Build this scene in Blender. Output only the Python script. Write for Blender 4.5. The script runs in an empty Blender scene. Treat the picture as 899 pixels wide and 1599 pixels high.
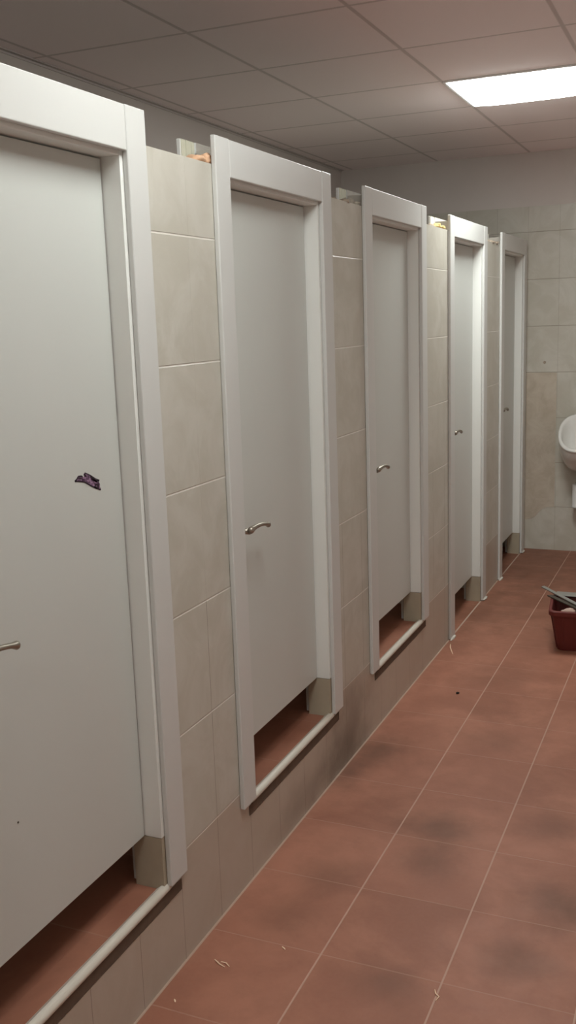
import bpy, bmesh, math, random
from mathutils import Vector, Matrix, noise
random.seed(7)
S = bpy.context.scene
COL = S.collection

# ------------------------------------------------------------------ helpers
def box(bm, x0, x1, y0, y1, z0, z1, bev=0.0, seg=2, mat=0):
    vs = [bm.verts.new((x, y, z)) for x in (x0, x1) for y in (y0, y1) for z in (z0, z1)]
    q = [(0, 1, 3, 2), (4, 6, 7, 5), (0, 4, 5, 1), (2, 3, 7, 6), (0, 2, 6, 4), (1, 5, 7, 3)]
    fs = [bm.faces.new([vs[i] for i in f]) for f in q]
    for f in fs: f.material_index = mat
    if bev:
        es = list({e for f in fs for e in f.edges})
        r = bmesh.ops.bevel(bm, geom=es, offset=bev, segments=seg, affect='EDGES', profile=.5)
        for f in r['faces']: f.material_index = mat
    return fs

def obj(name, bm, mats, parent=None, smooth=False):
    bmesh.ops.recalc_face_normals(bm, faces=bm.faces)
    me = bpy.data.meshes.new(name); bm.to_mesh(me); bm.free()
    if not isinstance(mats, (list, tuple)): mats = [mats]
    for m in mats: me.materials.append(m)
    if smooth:
        for p in me.polygons: p.use_smooth = True
    o = bpy.data.objects.new(name, me); COL.objects.link(o)
    if parent: o.parent = parent
    return o

def thing(name, label, cat, loc=(0, 0, 0), rotz=0, group=None):
    o = bpy.data.objects.new(name, None); COL.objects.link(o)
    o.empty_display_size = .05
    o.location = loc; o.rotation_euler = (0, 0, rotz)
    return tag(o, label, cat, group)

def tag(o, label, cat, group=None):
    o['label'] = label; o['category'] = cat
    if group: o['group'] = group
    return o

def struct(name, bm, mats, parent=None, smooth=False):
    o = obj(name, bm, mats, parent, smooth)
    o['kind'] = 'structure'
    return o

def dup(root, loc, label, group=None):
    r = root.copy(); COL.objects.link(r); r.location = loc; r['label'] = label
    if group: r['group'] = group
    for ch in list(root.children):
        c = ch.copy(); COL.objects.link(c); c.parent = r
        for g in ch.children:
            d = g.copy(); COL.objects.link(d); d.parent = c
    return r

def rings(bm, rs, cap0=True, cap1=True):
    """loft a list of equally long vertex rings"""
    vv = [[bm.verts.new(p) for p in r] for r in rs]
    n = len(vv[0])
    for a, b in zip(vv, vv[1:]):
        for i in range(n):
            bm.faces.new((a[i], a[(i + 1) % n], b[(i + 1) % n], b[i]))
    if cap0: bm.faces.new(vv[0])
    if cap1: bm.faces.new(list(reversed(vv[-1])))
    return vv

def sweep(bm, path, radii, n=14):
    """elliptical tube: radii = (half width, half height) per path point"""
    pts = [Vector(p) for p in path]; rs = []
    for i, p in enumerate(pts):
        t = (pts[min(i + 1, len(pts) - 1)] - pts[max(i - 1, 0)]).normalized()
        up = Vector((0, 0, 1))
        if abs(t.z) > .9: up = Vector((1, 0, 0))
        s = t.cross(up).normalized(); u = s.cross(t).normalized()
        a, b = radii[i]
        rs.append([p + s * (a * math.cos(k * 2 * math.pi / n)) + u * (b * math.sin(k * 2 * math.pi / n)) for k in range(n)])
    rings(bm, rs)

def blob(bm, c, r, amp=.35, seed=0, sub=3, freq=1.6):
    m = bmesh.ops.create_icosphere(bm, subdivisions=sub, radius=1.0)
    for v in m['verts']:
        d = v.co.copy()
        k = 1 + amp * noise.noise(d * freq + Vector((seed * 7.3, seed * 1.7, 0)))
        v.co = Vector((c[0] + d.x * r[0] * k, c[1] + d.y * r[1] * k, c[2] + d.z * r[2] * k))

# ------------------------------------------------------------------ materials
class NT:
    def __init__(s, name, rough=.5, spec=.5):
        s.m = bpy.data.materials.new(name); s.m.use_nodes = True
        s.t = s.m.node_tree; s.b = s.t.nodes['Principled BSDF']
        s.b.inputs['Roughness'].default_value = rough
        s.b.inputs['Specular IOR Level'].default_value = spec
    def n(s, kind, **kw):
        o = s.t.nodes.new(kind)
        for k, v in kw.items(): setattr(o, k, v)
        return o
    def l(s, a, b): s.t.links.new(a, b)
    def put(s, sock, v):
        if hasattr(v, 'is_output'): s.l(v, sock)
        else: sock.default_value = v
    def math(s, op, a, b=0.0, c=0.0, clamp=False):
        o = s.n('ShaderNodeMath', operation=op, use_clamp=clamp)
        s.put(o.inputs[0], a); s.put(o.inputs[1], b); s.put(o.inputs[2], c)
        return o.outputs[0]
    def mix(s, f, a, b, mode='MIX'):
        o = s.n('ShaderNodeMix', data_type='RGBA', blend_type=mode)
        s.put(o.inputs[0], f)
        s.put(o.inputs[6], a if hasattr(a, 'is_output') else (*a, 1))
        s.put(o.inputs[7], b if hasattr(b, 'is_output') else (*b, 1))
        return o.outputs[2]
    def pos(s):
        g = s.n('ShaderNodeNewGeometry'); x = s.n('ShaderNodeSeparateXYZ')
        s.l(g.outputs['Position'], x.inputs[0])
        return g, x.outputs
    def noise(s, scale, detail=4, rough=.5, vec=None, dist=0.0):
        o = s.n('ShaderNodeTexNoise')
        o.inputs['Scale'].default_value = scale; o.inputs['Detail'].default_value = detail
        o.inputs['Roughness'].default_value = rough; o.inputs['Distortion'].default_value = dist
        if vec is not None: s.l(vec, o.inputs['Vector'])
        return o.outputs['Fac']
    def ramp(s, f, lo, hi):
        o = s.n('ShaderNodeMapRange', interpolation_type='SMOOTHSTEP')
        s.put(o.inputs['Value'], f); o.inputs['From Min'].default_value = lo; o.inputs['From Max'].default_value = hi
        return o.outputs['Result']
    def bump(s, h, strength=.3, dist=.01):
        o = s.n('ShaderNodeBump'); o.inputs['Strength'].default_value = strength; o.inputs['Distance'].default_value = dist
        s.l(h, o.inputs['Height']); s.l(o.outputs[0], s.b.inputs['Normal'])
    def color(s, c): s.put(s.b.inputs['Base Color'], c if hasattr(c, 'is_output') else (*c, 1))

def plain(name, c, rough=.5, spec=.5, metal=0.0, var=.06, scale=25, bump=0.0):
    t = NT(name, rough, spec); g, p = t.pos()
    f = t.noise(scale, 4, .55, g.outputs['Position'])
    lo = tuple(max(0, x * (1 - var)) for x in c); hi = tuple(min(1, x * (1 + var)) for x in c)
    t.color(t.mix(f, lo, hi)); t.b.inputs['Metallic'].default_value = metal
    if bump: t.bump(f, bump, .003)
    return t.m

def joint(t, u, w, u0, half):
    """1 in the joint line of a tiling of pitch w along u"""
    a = t.math('DIVIDE', t.math('SUBTRACT', u, u0), w)
    fr = t.math('FRACT', a); cell = t.math('FLOOR', a)
    d = t.math('MULTIPLY', t.math('MINIMUM', fr, t.math('SUBTRACT', 1.0, fr)), w)
    o = t.n('ShaderNodeMapRange', interpolation_type='SMOOTHSTEP')
    t.put(o.inputs['Value'], d)
    o.inputs['From Min'].default_value = half * .55; o.inputs['From Max'].default_value = half * 1.3
    o.inputs['To Min'].default_value = 1; o.inputs['To Max'].default_value = 0
    return o.outputs['Result'], cell

def cellrand(t, a, b):
    c = t.n('ShaderNodeCombineXYZ'); t.put(c.inputs[0], a); t.put(c.inputs[1], b)
    w = t.n('ShaderNodeTexWhiteNoise', noise_dimensions='3D'); t.l(c.outputs[0], w.inputs['Vector'])
    return w.outputs['Value']

def stain(t, p, cx, cy, rx, ry, axes=(0, 1), wob=None):
    dx = t.math('DIVIDE', t.math('SUBTRACT', p[axes[0]], cx), rx)
    dy = t.math('DIVIDE', t.math('SUBTRACT', p[axes[1]], cy), ry)
    d = t.math('SQRT', t.math('ADD', t.math('MULTIPLY', dx, dx), t.math('MULTIPLY', dy, dy)))
    if wob is not None: d = t.math('ADD', d, t.math('MULTIPLY', t.math('SUBTRACT', wob, .5), 1.4))
    o = t.n('ShaderNodeMapRange', interpolation_type='SMOOTHSTEP')
    t.put(o.inputs['Value'], d); o.inputs['From Min'].default_value = 0; o.inputs['From Max'].default_value = 1.2
    o.inputs['To Min'].default_value = 1; o.inputs['To Max'].default_value = 0
    return o.outputs['Result']

def wall_tile(name, ax, u0, z0, plaster_above=None, low_marks=False, grout=(.74, .70, .64)):
    """glazed cream 20x30 wall tiles; ax = horizontal axis index"""
    t = NT(name, .32, .4); g, p = t.pos()
    jh, ch = joint(t, p[2], .3, z0, .0022)
    jv, cv = joint(t, p[ax], .2, u0, .0011)
    veins = t.noise(5.5, 6, .62, g.outputs['Position'], 1.2)
    fine = t.noise(40, 3, .6, g.outputs['Position'])
    c = t.mix(t.ramp(veins, .35, .68), (.48, .455, .39), (.57, .548, .492))
    c = t.mix(t.math('MULTIPLY', fine, .25), c, (.515, .485, .415))
    c = t.mix(t.math('MULTIPLY', cellrand(t, cv, ch), .35), c, (.515, .49, .425))
    if low_marks:
        low = t.math('LESS_THAN', p[2], z0)          # the cut bottom course is a browner batch
        c = t.mix(t.math('MULTIPLY', low, .55), c, (.42, .325, .255))
        jf = t.math('ADD', .06, t.math('MULTIPLY', t.math('LESS_THAN', p[2], z0 + .6), .62))
        c = t.mix(t.math('MULTIPLY', jv, jf), c, (.20, .15, .11))  # dirty vertical joints in the lower courses
    else:
        c = t.mix(t.math('MULTIPLY', jv, .5), c, (.30, .26, .21))
    c = t.mix(t.math('MULTIPLY', jh, .7), c, grout)
    if low_marks:
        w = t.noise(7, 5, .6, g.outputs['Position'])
        for (cy, cz, ry, rz, k) in ((3.17, .12, .30, .24, .6), (2.80, .06, .40, .10, .4), (3.10, .02, .3, .12, .4)):  # soft darker patches low on the wall around the second and third doors
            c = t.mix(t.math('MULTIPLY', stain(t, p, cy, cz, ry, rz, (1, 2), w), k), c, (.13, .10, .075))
    h = t.math('SUBTRACT', 1.0, t.math('MAXIMUM', jh, t.math('MULTIPLY', jv, .4)))
    rough = t.math('ADD', .28, t.math('MULTIPLY', veins, .12))
    if plaster_above is not None:
        f = t.math('GREATER_THAN', p[2], plaster_above)
        pl = t.mix(t.noise(3, 5, .6, g.outputs['Position']), (.58, .53, .50), (.65, .60, .57))
        c = t.mix(f, c, pl)
        h = t.math('MAXIMUM', t.math('MULTIPLY', h, t.math('SUBTRACT', 1.0, f)), t.math('MULTIPLY', f, .9))
        rough = t.math('MAXIMUM', rough, t.math('MULTIPLY', f, .85))
    t.put(t.b.inputs['Roughness'], rough)
    t.color(c); t.bump(h, .5, .003)
    return t.m

def floor_tile(name, x0, y0, stains=True):
    t = NT(name, .45, .35); g, p = t.pos()
    jx, cx = joint(t, p[0], .3135, x0, .0026); jy, cy = joint(t, p[1], .3185, y0, .0022)
    big = t.noise(3.2, 5, .6, g.outputs['Position'], .5); mid = t.noise(11, 5, .65, g.outputs['Position'])
    fine = t.noise(90, 2, .5, g.outputs['Position'])
    r = cellrand(t, cx, cy)
    c = t.mix(t.ramp(big, .34, .68), (.25, .094, .056), (.375, .158, .10))
    c = t.mix(t.math('MULTIPLY', t.ramp(mid, .42, .72), .45), c, (.225, .092, .055))
    c = t.mix(t.math('MULTIPLY', r, .35), c, (.36, .148, .096))
    c = t.mix(t.math('MULTIPLY', fine, .18), c, (.40, .21, .15))
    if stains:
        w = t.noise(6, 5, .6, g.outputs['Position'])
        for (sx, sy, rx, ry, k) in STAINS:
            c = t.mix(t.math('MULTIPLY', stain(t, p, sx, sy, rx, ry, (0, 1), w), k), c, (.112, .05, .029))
    c = t.mix(t.math('MULTIPLY', jx, .75), c, (.47, .30, .23))
    c = t.mix(t.math('MULTIPLY', jy, .36), c, (.44, .27, .20))
    if stains:
        base = t.math('MULTIPLY', t.math('LESS_THAN', p[0], .0065), t.math('GREATER_THAN', p[0], -.001))
        c = t.mix(t.math('MULTIPLY', base, .7), c, (.46, .36, .29))
    h = t.math('ADD', t.math('SUBTRACT', 1.0, t.math('MAXIMUM', jx, jy)), t.math('MULTIPLY', mid, .15))
    t.put(t.b.inputs['Roughness'], t.math('ADD', .42, t.math('MULTIPLY', mid, .2)))
    t.color(c); t.bump(h, .25, .002)
    return t.m

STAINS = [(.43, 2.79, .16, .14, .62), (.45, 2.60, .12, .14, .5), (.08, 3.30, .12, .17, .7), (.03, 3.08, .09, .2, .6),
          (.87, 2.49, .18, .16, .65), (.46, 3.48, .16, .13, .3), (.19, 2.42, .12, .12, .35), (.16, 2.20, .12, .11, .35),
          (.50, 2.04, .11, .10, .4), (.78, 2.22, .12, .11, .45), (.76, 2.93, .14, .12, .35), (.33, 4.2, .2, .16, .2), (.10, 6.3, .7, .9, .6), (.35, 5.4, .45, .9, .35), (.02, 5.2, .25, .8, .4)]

def ceiling_tile(name):
    t = NT(name, .95, .1); g, p = t.pos()
    jx, cx = joint(t, p[0], .6, .006, .0085); jy, cy = joint(t, p[1], .6, 2.689, .0085)
    f = t.noise(140, 3, .6, g.outputs['Position'])
    s = t.noise(420, 2, .5, g.outputs['Position'])
    c = t.mix(t.math('MULTIPLY', cellrand(t, cx, cy), .6), (.95, .85, .85), (.91, .815, .815))
    c = t.mix(t.math('MULTIPLY', t.ramp(s, .55, .75), .25), c, (.76, .68, .67))
    j = t.math('MAXIMUM', jx, jy)
    c = t.mix(t.math('MULTIPLY', j, .5), c, (.40, .35, .33))
    t.color(c); t.bump(t.math('SUBTRACT', t.math('MULTIPLY', f, .2), j), .4, .004)
    return t.m

M = {}
M['white'] = plain('white_laminate', (.60, .60, .58), .36, .5, var=.015, scale=3)
M['lining'] = plain('white_laminate_lit', (.77, .775, .745), .36, .5, var=.015, scale=3)  # same board as the casings, lightened to paint in light on the reveals
M['leaf'] = plain('white_door_laminate', (.565, .58, .55), .40, .5, var=.02, scale=2.5)
M['raw'] = plain('raw_fibreboard', (.56, .55, .44), .8, .2, var=.08, scale=30)
M['raw_dark'] = plain('raw_lining_back', (.40, .37, .33), .85, .2, var=.12, scale=30)
M['chrome'] = plain('satin_nickel', (.36, .325, .275), .42, .5, 1.0, .04)
M['tile_front'] = wall_tile('cream_tile_front', 1, .141, .291, low_marks=True)
M['tile_cross'] = wall_tile('cream_tile_cross', 0, .004, .2985, plaster_above=2.258, grout=(.30, .26, .21))
M['tile_left'] = wall_tile('cream_tile_left', 1, .141, .291, plaster_above=2.258)
M['white_tile'] = plain('pale_wall_paint', (.78, .77, .74), .6, .3, var=.03, scale=3)
M['reveal'] = plain('cream_reveal', (.42, .36, .27), .5, .3, var=.12, scale=14, bump=.2)
M['mortar'] = plain('grey_mortar', (.34, .28, .22), .95, .1, var=.35, scale=45, bump=.8)
M['edge'] = plain('bare_step_edge', (.13, .09, .066), .9, .15, var=.3, scale=30, bump=.5)
M['nosing'] = plain('cream_plastic', (.60, .555, .485), .38, .5, var=.05, scale=12)
M['sealant'] = plain('white_sealant', (.58, .54, .48), .5, .4, bump=.3)
M['floor'] = floor_tile('terracotta_floor', 0.0, .1695)
M['platform'] = floor_tile('terracotta_platform', .1, .06, False)
M['ceiling'] = ceiling_tile('mineral_ceiling')
M['angle'] = plain('ceiling_angle', (.55, .50, .48), .6, .3)
M['foam_peach'] = plain('peach_foam', (.62, .39, .25), .85, .2, var=.3, scale=60, bump=.7)
M['foam_yellow'] = plain('yellow_foam', (.40, .29, .12), .85, .2, var=.3, scale=60, bump=.7)
M['foam_grey'] = plain('grey_foam', (.42, .39, .33), .9, .2, var=.45, scale=60, bump=.7)
M['porcelain'] = plain('white_porcelain', (.74, .73, .70), .12, .6, var=.02)
M['pvc'] = plain('white_pvc', (.74, .73, .72), .35, .5, var=.03)
M['red'] = plain('dark_red_plastic', (.13, .02, .016), .5, .4, var=.12, scale=20)
M['steel'] = plain('dull_grey_steel', (.34, .335, .31), .42, .5, .6, .12, 30)
M['steel_dark'] = plain('dark_worn_steel', (.085, .07, .055), .5, .4, .4, .2, 30)
M['rag'] = plain('pinkish_rag', (.48, .34, .29), .95, .1, var=.15, scale=30, bump=.5)
M['shaving'] = plain('pale_wood_shaving', (.80, .58, .42), .8, .2, var=.1)
M['crumb'] = plain('black_grit', (.02, .015, .012), .9, .2)
M['lampframe'] = plain('white_lamp_frame', (.85, .85, .85), .4, .4, var=.02)
for key, st in (('lamp', 9.4), ('lamp_bright', 15.5)):
    t = NT('opal_diffuser', .4, .3); t.color((.9, .9, .9))
    t.b.inputs['Emission Color'].default_value = (.955, 1.0, .965, 1); t.b.inputs['Emission Strength'].default_value = st
    M[key] = t.m
t = NT('bare_plaster_patch', .8, .2); g, p = t.pos()
f = t.noise(9, 6, .65, g.outputs['Position'], .6)
t.color(t.mix(t.ramp(f, .3, .7), (.44, .375, .30), (.54, .48, .40))); t.bump(f, .3, .004); M['patch'] = t.m
# purple felt-pen scribble: dark strokes over mauve
t = NT('purple_ink', .45, .4); g, p = t.pos()
f = t.noise(130, 3, .6, g.outputs['Position'], 1.5)
t.color(t.mix(t.ramp(f, .42, .58), (.05, .013, .05), (.33, .205, .32))); M['ink'] = t.m
M['ink_dark'] = plain('dark_purple_ink', (.018, .006, .016), .4, .4, var=.3, scale=90)

# ------------------------------------------------------------------ the room
W = .80                                      # outer width of a door set
Y0 = [1.150, 2.277, 3.410, 4.616, 5.805]     # outer left edge of each door set
TOP = [1.973] * 6
XB, XR, YB, YF, ZC = -1.275, 2.25, 6.69, -3.4, 2.591
WT = .08                                     # thickness of the cubicle front wall
STEP = .24
YP = 4.414                                   # where the raised cubicles end

bm = bmesh.new(); box(bm, XB, XR, YF, YB, -.1, 0); struct('floor', bm, M['floor'])
bm = bmesh.new(); box(bm, XB - .1, XR + .1, YF - .1, YB + .1, ZC, ZC + .1); struct('ceiling', bm, M['ceiling'])
bm = bmesh.new(); box(bm, XB - .1, XB, YF, YB, -.1, ZC); struct('wall_left', bm, M['tile_left'])
bm = bmesh.new(); box(bm, XR, XR + .1, YF, YB, -.1, ZC); struct('wall_right', bm, M['white_tile'])
bm = bmesh.new(); box(bm, XB - .1, XR + .1, YB, YB + .1, -.1, ZC); struct('wall_back', bm, M['tile_cross'])
bm = bmesh.new(); box(bm, XB - .1, XR + .1, YF - .1, YF, -.1, ZC); struct('wall_front', bm, M['tile_cross'])
bm = bmesh.new()
box(bm, XB, XB + .022, YF, YB, ZC - .004, ZC - .0005); box(bm, XB + .0003, XB + .004, YF, YB, ZC - .012, ZC - .0005)
struct('trim_1', bm, M['angle'])

# tiled front of the cubicles, pillar by pillar, with the risers of the raised ones
segs = [YF] + [v for y in Y0 for v in (y + .07, y + W - .07)] + [YB]
for n, i in enumerate(range(0, len(segs), 2)):
    a, b = segs[i], segs[i + 1]
    bm = bmesh.new()
    for f in box(bm, -WT, 0, a, b, 0, 1.973):
        if all(v.co.z > 1.97 for v in f.verts): f.material_index = 1
    for k, y in enumerate(Y0):       # the wall's returns under the shorter linings
        lo = STEP if k < 3 else 0.0; hi = .375 if k < 3 else .142
        for c, d, side in ((y + .07, y + .0895, n == k), (y + W - .0895, y + W - .07, n == k + 1)):
            if side: box(bm, -WT, -.0006, c, d, lo, hi, mat=2)
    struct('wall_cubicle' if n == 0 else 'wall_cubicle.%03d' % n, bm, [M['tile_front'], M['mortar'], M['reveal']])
for k in range(3):
    bm = bmesh.new(); box(bm, -WT, 0, Y0[k] + .07, Y0[k] + W - .07, 0, .196)
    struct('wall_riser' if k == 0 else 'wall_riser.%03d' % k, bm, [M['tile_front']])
# raw mortar left on top of the wall
bm = bmesh.new()
for (yc, n) in ((5.74, 9), (3.34, 4), (4.50, 3)):
    for k in range(n):
        blob(bm, (-.012 - .05 * random.random(), yc - .15 + .021 * k * (9 / n) * .9, 1.976), (.018 + .01 * random.random(), .017, .008 + .008 * random.random()), .5, k, 2)
struct('trim_2', bm, M['mortar'], smooth=True)

bm = bmesh.new()
box(bm, XB, -WT, YF, YP, 0, STEP); 
for k in range(3): box(bm, -WT, -.016, Y0[k] + .07, Y0[k] + W - .07, .1965, STEP - .0003)
struct('floor_raised', bm, M['platform'])
bm = bmesh.new()
for k in range(3): box(bm, .0003, .0015, Y0[k] + .055, Y0[k] + W - .012, .199, STEP - .0125)
struct('trim_3', bm, M['edge'])
for k in range(3):
    bm = bmesh.new(); n = 14; rs = []
    for yy in (Y0[k] + .079, Y0[k] + W - .074):
        ring = [(-.0225 + .0, yy, STEP - .0)]
        for i in range(n + 1):
            a = math.pi / 2 - math.pi * i / n * .95
            ring.append((-.008 + .015 * math.cos(a), yy, STEP - .001 + .0125 * math.sin(a)))
        ring.append((-.0152, yy, STEP - .0117)); ring.append((-.0225, yy, STEP - .0117 + .012))
        rs.append(ring)
    rings(bm, rs)
    struct('trim_%d' % (4 + k), bm, M['nosing'])
for k, y in enumerate((.98, 2.113, 3.245, YP, 5.612)):
    bm = bmesh.new(); box(bm, XB, -WT, y - .035, y + .035, STEP if y < YP else 0, 1.95)
    struct('wall_partition' if k == 0 else 'wall_partition.%03d' % k, bm, M['tile_cross'])

# bare plaster where tiles are missing in the far corner
bm = bmesh.new()
pts = [(.004, .205), (.05, .212), (.075, .228), (.10, .262), (.125, .285), (.16, .297), (.199, .2985), (.2, 1.196), (.004, 1.196)]
fr = [bm.verts.new((x, YB - .002, z)) for x, z in pts]; bk = [bm.verts.new((x, YB - .0002, z)) for x, z in pts]
bm.faces.new(fr); bm.faces.new(bk[::-1])
for i in range(len(pts)):
    j = (i + 1) % len(pts); bm.faces.new((fr[i], fr[j], bk[j], bk[i]))
struct('trim_7', bm, M['patch'])

bm = bmesh.new()
rings(bm, [[(.121 + .009 * math.cos(a * math.pi / 8), y, 1.263 + .009 * math.sin(a * math.pi / 8)) for a in range(16)] for y in (YB - .003, YB - .0002)])
struct('trim_8', bm, M['mortar'])

# ------------------------------------------------------------------ door sets
CW, CT = .078, .0145       # casing width and thickness
HB, HT = 1.947, 2.041      # underside and top of the head casing

def make_doorset(z_case, z_line, label):
    """local frame: y along the wall from the outer left edge, x out into the corridor"""
    r = thing('cubicle_door', label, 'door', (0, 0, 0), 0, 'white cubicle doors along the tiled wall')
    r['kind'] = 'thing'
    for y0 in (0, W - CW):
        bm = bmesh.new(); box(bm, .0004, CT, y0, y0 + CW, z_case, HT, .003, 3); obj('casing', bm, M['white'], r)
    bm = bmesh.new(); box(bm, .0004, CT - .0008, CW + .0006, W - CW - .0006, HB, HT - .0008, .003, 3); obj('head_casing', bm, M['white'], r)
    # lining with a door stop rebate
    for s, (a, b) in ((1, (.0703, .09)), (-1, (W - .09, W - .0703))):
        bm = bmesh.new()
        for f in box(bm, -WT, .0002, a, b, z_line, 1.957):
            yo = a if s > 0 else b
            if all(abs(v.co.y - yo) < 1e-5 for v in f.verts): f.material_index = 1
        box(bm, -WT + .003, -.003, min(a, b) + .002, max(a, b) - .002, 1.957, 2.020, mat=1)     # the horn above the head
        obj('lining', bm, [M['lining'], M['raw_dark']], r)
    bm = bmesh.new(); box(bm, -WT, .0002, .0703, W - .0703, HB - .009 + .019, HB + .03, .0012, 1)
    box(bm, -WT, 0, .0905, W - .0905, HB - .009, HB + .0099, .0012, 1)
    obj('head_lining', bm, M['lining'], r)
    # inside casings, grooved raw board on the wall side, white on the edges
    for y0 in (0, W - CW):
        bm = bmesh.new(); box(bm, -WT - CT, -WT - .003, y0, y0 + CW, z_case, HT, .002, 2)
        o = obj('inner_casing', bm, M['white'], r)
        bm = bmesh.new()
        for a, b in ((.003, .022), (.025, .052), (.055, .068)):
            box(bm, -WT - .003, -WT - .0004, y0 + a, y0 + b, 1.974, HT - .001)
        obj('raw_back', bm, M['raw'], o)
    bm = bmesh.new()
    for f in box(bm, -WT - CT, -WT - .0004, CW + .0005, W - CW - .0005, HB, HT):
        if all(v.co.x > -WT - .001 for v in f.verts): f.material_index = 1
    obj('inner_head_casing', bm, [M['white'], M['raw_dark']], r)
    # leaf
    bm = bmesh.new(); box(bm, -.0795, -.045, .0935, W - .0935, z_line + .001, HB - .0125, .0012, 2)
    lf = obj('door_leaf', bm, M['leaf'], r)
    # lever handle: round rose, neck and a waved lever
    bm = bmesh.new(); hy, hz = .137, 1.014
    def disc(x0, x1, rad, n=24):
        rings(bm, [[(x, hy + rad * math.cos(a * 2 * math.pi / n), hz + rad * math.sin(a * 2 * math.pi / n)) for a in range(n)] for x in (x0, x1)])
    disc(-.0449, -.041, .023); disc(-.041, -.038, .020); disc(-.038, .0, .0085)
    path = []; rad = []
    N = 22
    for i in range(N + 1):
        s = i / N
        yy = hy - .012 + .128 * s
        zz = hz - .001 + .014 * math.sin(math.pi * min(1, .06 + .84 * s ** .75)) - .007 * s ** 2
        xx = .004 + .008 * math.sin(math.pi * s)
        path.append((xx, yy, zz))
        w = .0085 - .0025 * math.sin(math.pi * s); h = .0085 - .0032 * math.sin(math.pi * s * .8) 
        if s > .82: h += .0030 * (s - .82) / .18
        if i < 4: w *= 1 + .06 * (4 - i); h *= 1 + .08 * (4 - i)
        if i == 0: w *= .7; h *= .7
        if i == N: w *= .35; h *= .8
        rad.append((w, h))
    sweep(bm, path, rad)
    obj('handle', bm, M['chrome'], lf, True)
    return r

labels = ['white door nearest the camera, cut by the left edge, purple scribble on its leaf',
          'second white door from the camera, above the step, peach foam at its top left corner',
          'third white door from the camera, last one with a cream step strip under it',
          'fourth white door from the camera, reaching the floor, yellow foam at its top',
          'fifth and farthest white door, beside the back wall corner']
d1 = make_doorset(.245, .377, labels[0]); d1.location = (0, Y0[0], 0)
d2 = dup(d1, (0, Y0[1], 0), labels[1]); d3 = dup(d1, (0, Y0[2], 0), labels[2])
d4 = make_doorset(.003, .144, labels[3]); d4.location = (0, Y0[3], 0)
d5 = dup(d4, (0, Y0[4], 0), labels[4])
def kid(o, name): return [c for c in o.children if c.name.startswith(name)][0]

# expanding foam in the gap above the wall
def foam(d, mat, spots, seed):
    bm = bmesh.new()
    for i, (x, y, z, rx, ry, rz) in enumerate(spots): blob(bm, (x, y, z), (rx, ry, rz), .45, seed + i, 3)
    obj('foam_bead', bm, mat, d, True)
foam(d2, M['foam_peach'], [(-.03, -.022, 1.980, .026, .026, .013), (-.055, .004, 1.981, .02, .030, .016), (-.02, .010, 1.985, .016, .016, .014), (-.066, -.035, 1.977, .012, .018, .008)], 1)
foam(d3, M['foam_grey'], [(-.04, -.03, 1.981, .022, .03, .012), (-.05, .01, 1.986, .02, .025, .018), (-.02, -.005, 1.979, .016, .02, .010)], 9)
foam(d4, M['foam_yellow'], [(-.04, -.06, 1.982, .022, .035, .013), (-.05, -.005, 1.988, .022, .03, .018), (-.02, -.03, 1.980, .016, .03, .011)], 17)
# white sealant at the feet of the doors that stand on the floor
for d in (d4, d5):
    for yy, sd in ((.03, 2), (W - .03, 5)):
        bm = bmesh.new(); blob(bm, (.016, yy, .004), (.009, .045, .006), .3, sd)
        obj('sealant_bead', bm, M['sealant'], d, True)

# the purple scribble on the first leaf (outline in metres on the leaf: y from the set's left edge, z)
leaf1 = kid(d1, 'door_leaf')
def flat(bm, pts, x0, x1, mat=0):
    fr = [bm.verts.new((x1, y, z)) for y, z in pts]; bk = [bm.verts.new((x0, y, z)) for y, z in pts]
    f = [bm.faces.new(fr), bm.faces.new(bk[::-1])]
    for i in range(len(pts)):
        j = (i + 1) % len(pts); f.append(bm.faces.new((fr[i], fr[j], bk[j], bk[i])))
    for q in f: q.material_index = mat
OUT = [(.532, 1.273), (.539, 1.275), (.543, 1.28), (.555, 1.281), (.561, 1.279), (.563, 1.276), (.567, 1.276), (.5665, 1.283), (.57, 1.2845),
       (.589, 1.277), (.606, 1.267), (.621, 1.26), (.618, 1.258), (.623, 1.251), (.622, 1.245), (.626, 1.239), (.621, 1.238), (.607, 1.244),
       (.59, 1.252), (.567, 1.264), (.553, 1.268), (.535, 1.271)]
bm = bmesh.new(); flat(bm, OUT, -.0449, -.0446); obj('scribble', bm, M['ink'], leaf1)
STR = [([(.533, 1.272), (.54, 1.275), (.546, 1.28), (.557, 1.279), (.561, 1.277)], .0017), ([(.533, 1.272), (.551, 1.269), (.567, 1.265), (.59, 1.253), (.607, 1.245), (.624, 1.239)], .0015),
       ([(.574, 1.276), (.568, 1.282), (.57, 1.284), (.589, 1.276), (.606, 1.266), (.621, 1.26)], .0012), ([(.621, 1.26), (.609, 1.26), (.595, 1.266), (.589, 1.274)], .002),
       ([(.604, 1.251), (.608, 1.253), (.619, 1.249), (.617, 1.246), (.607, 1.246), (.601, 1.25)], .0022), ([(.566, 1.282), (.571, 1.277), (.576, 1.274)], .001),
       ([(.595, 1.269), (.602, 1.264), (.611, 1.259)], .0022), ([(.545, 1.276), (.555, 1.275), (.559, 1.272)], .0014)]
bm = bmesh.new()
for pl, w in STR:
    lft, rgt = [], []
    for i, (y, z) in enumerate(pl):
        a = pl[max(i - 1, 0)]; b = pl[min(i + 1, len(pl) - 1)]
        dy, dz = b[0] - a[0], b[1] - a[1]; L = math.hypot(dy, dz) or 1
        lft.append((y - dz / L * w, z + dy / L * w)); rgt.append((y + dz / L * w, z - dy / L * w))
    for i in range(len(pl) - 1):
        flat(bm, [lft[i], rgt[i], rgt[i + 1], lft[i + 1]], -.0446, -.0443)
obj('scribble_outline', bm, M['ink_dark'], leaf1)
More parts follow.
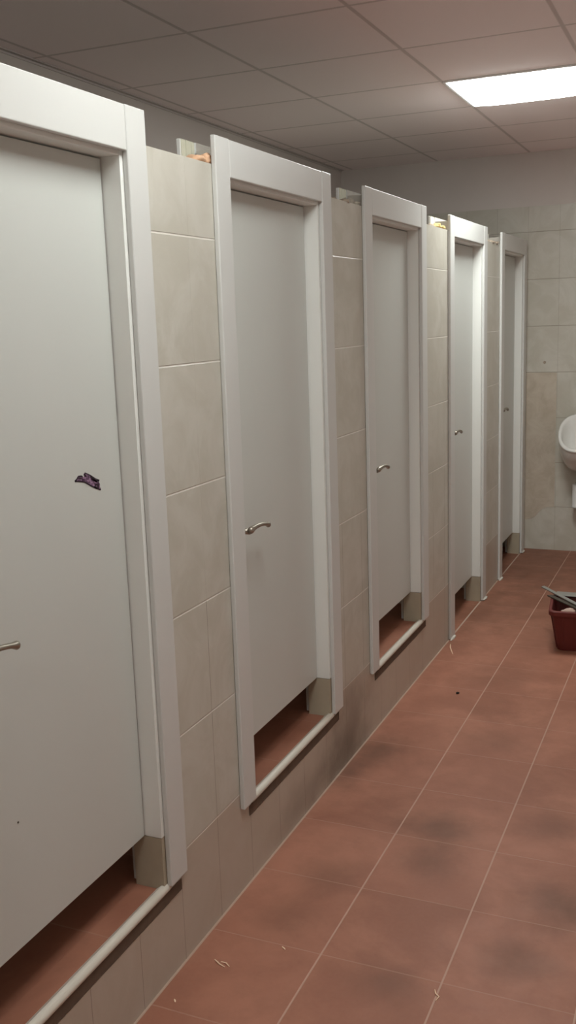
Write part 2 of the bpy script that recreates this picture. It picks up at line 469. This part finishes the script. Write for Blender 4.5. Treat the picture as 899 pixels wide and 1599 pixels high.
# tiny screw heads
for lf, y, z in ((leaf1, .265, .638), (kid(d2, 'door_leaf'), .088, .56)):
    bm = bmesh.new(); x = -.0449 if lf is leaf1 else -.0449
    if lf is not leaf1: y = .17
    rings(bm, [[(xx, y + .0022 * math.cos(a * math.pi / 5), z + .0022 * math.sin(a * math.pi / 5)) for a in range(10)] for xx in (x, x + .0008)])
    obj('screw_head', bm, M['steel_dark'], lf)

# ------------------------------------------------------------------ ceiling lamps, with added fill behind the camera
def make_lamp(label, mat, sag):
    r = thing('ceiling_light', label, 'ceiling light', (0, 0, ZC), 0, 'square ceiling lights')
    bm = bmesh.new()
    for a in ((0, .592, 0, .012), (0, .592, .58, .592), (0, .012, .0121, .5799), (.58, .592, .0121, .5799)):
        box(bm, *a, -.007, -.0005, .001, 1)
    obj('light_frame', bm, M['lampframe'], r)
    bm = bmesh.new(); n = 14; g = []
    for i in range(n + 1):
        row = []
        for j in range(n + 1):
            u, v = i / n, j / n
            d = -.004 - sag * (max(0, 1 - (2 * u - 1) ** 4) * max(0, 1 - (2 * v - 1) ** 4)) ** .5
            row.append(bm.verts.new((.0125 + .567 * u, .0125 + .567 * v, d)))
        g.append(row)
    for i in range(n):
        for j in range(n): bm.faces.new((g[i][j], g[i + 1][j], g[i + 1][j + 1], g[i][j + 1]))
    ed = bmesh.ops.extrude_edge_only(bm, edges=[e for e in bm.edges if e.is_boundary])
    for v in [q for q in ed['geom'] if isinstance(q, bmesh.types.BMVert)]: v.co.z = -.001
    bmesh.ops.holes_fill(bm, edges=[e for e in bm.edges if e.is_boundary], sides=0)
    obj('diffuser', bm, M[mat], r, True)
    return r
la = make_lamp('glowing square light in the tiled ceiling, upper right of the photo', 'lamp_bright', .022)
la.location = (.010, 4.493, ZC)
lb = make_lamp('glowing square ceiling light above the nearest door, out of the photo', 'lamp', .09)  # sag deepened to spread fill light over the ceiling
lb.location = (.370, 1.493, ZC)


lc_fill = dup(lb, (.370, -1.507, ZC), 'added fill light on the ceiling behind the camera, out of view')  # added unseen lamp, brightens the door reveals that face the camera

# ------------------------------------------------------------------ urinal on the back wall
UX, UY = .399, YB
ur = thing('urinal', 'white porcelain urinal on the tiled back wall, cut by the right edge', 'urinal', (UX, UY, 0))
bm = bmesh.new(); N = 36
def rim(a, sx, back, front, zo, k=2.7):
    """D-shaped rim: pointed to the front (-y), tilted down to the front"""
    c, s = math.cos(a), math.sin(a)
    x = sx * math.copysign(abs(c) ** (2 / k), c); y = math.copysign(abs(s) ** (2 / k), s)
    ym, yr = (back + front) / 2, (back - front) / 2
    yy = ym + yr * y
    x *= 1 - .10 * max(0, -y) 
    return (x, yy, zo + (.905 + .68 * (yy + .03)))
ang = [2 * math.pi * i / N for i in range(N)]
def low(t):      # outer hull ring, t 0 at rim .. 1 at the bottom
    r = []
    for a in ang:
        x, y, z = rim(a, .157, -.004, -.312, 0)
        e = (1 - t ** 2.2) ** .5 if t < 1 else .0
        k = .30 + .70 * e
        yy = -.004 + (y + .004) * (k * .75 + .25 * (1 - t)) 
        zz = z * (1 - t) + (.555 + .15 * yy * 0) * t
        r.append((x * k, yy, zz))
    return r
rs = [low(t) for t in (1, .97, .9, .8, .65, .5, .35, .2, .1, .03)]
rs.append([rim(a, .160, -.004, -.316, 0) for a in ang])
rs.append([rim(a, .158, -.006, -.314, .008) for a in ang])
rs.append([rim(a, .150, -.012, -.306, .011) for a in ang])
rs.append([rim(a, .142, -.022, -.297, .008) for a in ang])
rs.append([rim(a, .138, -.026, -.292, -.004) for a in ang])
for t in (.15, .35, .6, .8, .95, 1):
    r = []
    for a in ang:
        x, y, z = rim(a, .135, -.03, -.288, -.006)
        k = max(.02, (1 - t ** 2.4)) ** .5
        cy = -.12
        r.append((x * k, cy + (y - cy) * k, z * (1 - t) + (.615) * t))
    rs.append(r)
rings(bm, rs)
obj('bowl', bm, M['porcelain'], ur, True)
bm = bmesh.new()
for z0, z1, rr in ((.46, .56, .030),):
    rings(bm, [[(rr * math.cos(a), -.075 + rr * math.sin(a), z) for a in ang] for z in (z0, z1)])
rings(bm, [[((.075 if i else .082) * math.cos(a), -.0675 + (.058 if i else .064) * math.sin(a), z) for a in ang] for i, z in enumerate((.318, .325, .46, .468))])
obj('trap_cover', bm, M['pvc'], ur, True)
bm = bmesh.new(); sweep(bm, [(0, -.06, .93), (0, -.055, .96), (0, -.05, 1.0), (0, -.03, 1.03), (0, -.001, 1.035)], [(.009, .009)] * 5)
obj('inlet_pipe', bm, M['chrome'], ur, True)

# ------------------------------------------------------------------ red basket with tools
BX, BY, BR = .50, 4.585, math.radians(6)
bk = thing('plastic_basket', 'dark red plastic basket of tools on the floor, cut by the right edge', 'basket', (BX, BY, 0), BR)
BL, BD, BH, IN = .42, .29, .20, .03          # length x, depth y, height, taper
def rrect(x0, x1, y0, y1, z, r, n=5):
    out = []
    for cx, cy, a0 in ((x1 - r, y1 - r, 0), (x0 + r, y1 - r, 90), (x0 + r, y0 + r, 180), (x1 - r, y0 + r, 270)):
        for i in range(n + 1):
            a = math.radians(a0 + 90 * i / n); out.append((cx + r * math.cos(a), cy + r * math.sin(a), z))
    return out
def wallring(t, inset): 
    k = IN * (1 - t) + inset
    return rrect(k, BL - k, k, BD - k, .002 + (BH - .004) * t, .03)
bm = bmesh.new()
rings(bm, [wallring(t, 0) for t in (0, .02, .3, .6, 1)] + [wallring(1, .004)] + [wallring(t, .004) for t in (.6, .3, .03)], True, True)
obj('basket_body', bm, M['red'], bk)
bm = bmesh.new()
def lip(o, z): return rrect(-o, BL + o, -o, BD + o, z, .034)
rr = [lip(.0003, BH - .022), lip(.009, BH - .022), lip(.011, BH - .018), lip(.011, BH), lip(.008, BH + .003), lip(-.002, BH + .003), lip(-.0035, BH - .001), lip(.0003, BH - .003)]
vv = rings(bm, rr, False, False)
n = len(vv[0])
for i in range(n): bm.faces.new((vv[-1][i], vv[-1][(i + 1) % n], vv[0][(i + 1) % n], vv[0][i]))
obj('rim', bm, M['red'], bk)
bm = bmesh.new()          # ribs up the sides
for i in range(9):
    x = .055 + i * .0388
    for yy, s in ((0, -1), (BD, 1)):
        b = [bm.verts.new(p) for p in ((x - .004, yy - s * (IN - .001), .01), (x + .004, yy - s * (IN - .001), .01), (x + .004, yy + s * .0, BH - .022), (x - .004, yy + s * .0, BH - .022))]
        c = [bm.verts.new((v.co.x, v.co.y + s * .004, v.co.z)) for v in b]
        bm.faces.new(b); bm.faces.new(c[::-1])
        for q in range(4): bm.faces.new((b[q], b[(q + 1) % 4], c[(q + 1) % 4], c[q]))
for i in range(6):
    y = .05 + i * .038
    for xx, s in ((0, -1), (BL, 1)):
        b = [bm.verts.new(p) for p in ((xx - s * (IN - .001), y - .004, .01), (xx - s * (IN - .001), y + .004, .01), (xx, y + .004, BH - .022), (xx, y - .004, BH - .022))]
        c = [bm.verts.new((v.co.x + s * .004, v.co.y, v.co.z)) for v in b]
        bm.faces.new(b); bm.faces.new(c[::-1])
        for q in range(4): bm.faces.new((b[q], b[(q + 1) % 4], c[(q + 1) % 4], c[q]))
obj('rib', bm, M['red'], bk)

def plank(name, mat, a, b, w, th, roll, label, cat, group=None, handle=False):
    a, b = Vector(a), Vector(b); d = (b - a).normalized(); s = d.cross(Vector((0, 0, 1))).normalized()
    s = Matrix.Rotation(roll, 3, d) @ s; u = s.cross(d)
    bm = bmesh.new(); box(bm, 0, (b - a).length, -w / 2, w / 2, -th / 2, th / 2, min(th * .3, .002), 2)
    mt = Matrix((d, s, u)).transposed()
    o = obj(name, bm, mat); o.matrix_world = Matrix.Translation(a) @ mt.to_4x4()
    return tag(o, label, cat, group)
plank('metal_bar', M['steel'], (.405, 4.945, .219), (.735, 4.500, .2185), .018, .007, .15, 'long narrow grey bar lying across the red basket, its tip sticking out at the left', 'tool')
plank('metal_plate', M['steel'], (.480, 4.885, .2055), (.86, 4.890, .2055), .07, .004, 0, 'wide flat grey plate lying along the back rim of the red basket', 'tool')
plank('dark_batten', M['steel_dark'], (.455, 4.832, .2078), (.715, 4.530, .2085), .026, .007, 0, 'dark worn batten under the narrow grey bar in the red basket', 'tool')
bm = bmesh.new(); blob(bm, (0, 0, 0), (.034, .03, .014), .4, 3, 3)
o = obj('rag', bm, M['rag'], None, True); o.location = (.575, 4.645, .188); tag(o, 'pinkish crumpled rag at the front left inside the red basket', 'rag', 'rags in the basket')
bm = bmesh.new(); blob(bm, (0, 0, 0), (.036, .03, .013), .45, 8, 3)
o = obj('rag', bm, M['rag'], None, True); o.location = (.645, 4.66, .186); tag(o, 'pinkish crumpled rag right of the first rag in the red basket', 'rag', 'rags in the basket')
bm = bmesh.new(); blob(bm, (0, 0, 0), (.13, .085, .075), .3, 5, 4)
o = obj('sack', bm, M['steel_dark'], None, True); o.location = (.705, 4.745, .095); tag(o, 'dark crumpled sack filling the red basket below the tools', 'sack')

# ------------------------------------------------------------------ litter on the floor
def curl(pts, w, label, mat='shaving', group='pale shavings on the floor'):
    bm = bmesh.new(); sweep(bm, pts, [(w * (.6 if i in (0, len(pts) - 1) else 1), .0009) for i in range(len(pts))], 8)
    o = obj('wood_shaving', bm, M[mat]); tag(o, label, 'shaving', group)
curl([(.069, 1.964, .0012), (.080, 1.957, .003), (.089, 1.952, .002), (.107, 1.946, .0012)], .0018, 'thin forked pale shaving, left of a pair on the floor under the nearest door')
curl([(.088, 1.962, .0012), (.104, 1.960, .003), (.117, 1.952, .0012)], .0018, 'thin pale shaving, right of a pair on the floor under the nearest door')
curl([(.209, 2.072, .0012), (.215, 2.068, .002), (.221, 2.064, .0012)], .0022, 'short pale shaving on the grout line near the second door')
curl([(.048, 1.796, .0012), (.052, 1.792, .0025), (.055, 1.788, .0012)], .0025, 'smallest pale shaving, close to the wall at the lower left')
curl([(.026, 4.553, .0012), (.038, 4.50, .004), (.055, 4.455, .003), (.074, 4.41, .0012)], .0022, 'long curved pale shaving on the floor in front of the fourth door')
curl([(.618, 2.05, .0012), (.624, 2.035, .003), (.634, 2.028, .002), (.63, 2.012, .0012)], .0016, 'curly pale shaving on the grout crossing at the bottom right')
bm = bmesh.new(); blob(bm, (.214, 3.928, .003), (.007, .010, .004), .4, 4, 2)
tag(obj('grit_crumb', bm, M['crumb'], None, True), 'small black crumb on the red floor tiles in front of the third door', 'crumb')

# ------------------------------------------------------------------ camera
F, YAW, PITCH, ROLL, CXW, CZW = 1539.69, .41327, -.19095, -.03368, 1.1752, 1.5844
cy, sy, cp, sp = math.cos(YAW), math.sin(YAW), math.cos(PITCH), math.sin(PITCH)
fw = Vector((-sy * cp, cy * cp, sp)); rt = Vector((cy, sy, 0)); up = rt.cross(fw)
r2 = rt * math.cos(ROLL) + up * math.sin(ROLL); u2 = up * math.cos(ROLL) - rt * math.sin(ROLL)
cam = bpy.data.cameras.new('camera'); co = bpy.data.objects.new('camera', cam); COL.objects.link(co)
cam.sensor_fit = 'VERTICAL'; cam.sensor_height = 24; cam.lens = 24 * F / 1599; cam.clip_start = .02
mw = Matrix((r2, u2, -fw)).transposed().to_4x4(); mw.translation = (CXW, 0, CZW); co.matrix_world = mw
S.camera = co

w = bpy.data.worlds.new('world'); S.world = w; w.use_nodes = True
w.node_tree.nodes['Background'].inputs[0].default_value = (.5, .5, .5, 1); w.node_tree.nodes['Background'].inputs[1].default_value = .02
S.view_settings.view_transform = 'Standard'; S.view_settings.look = 'None'
S.view_settings.gamma = 1; S.view_settings.exposure = 1.0; S.view_settings.use_curve_mapping = False
S.cycles.max_bounces = 12; S.cycles.diffuse_bounces = 8
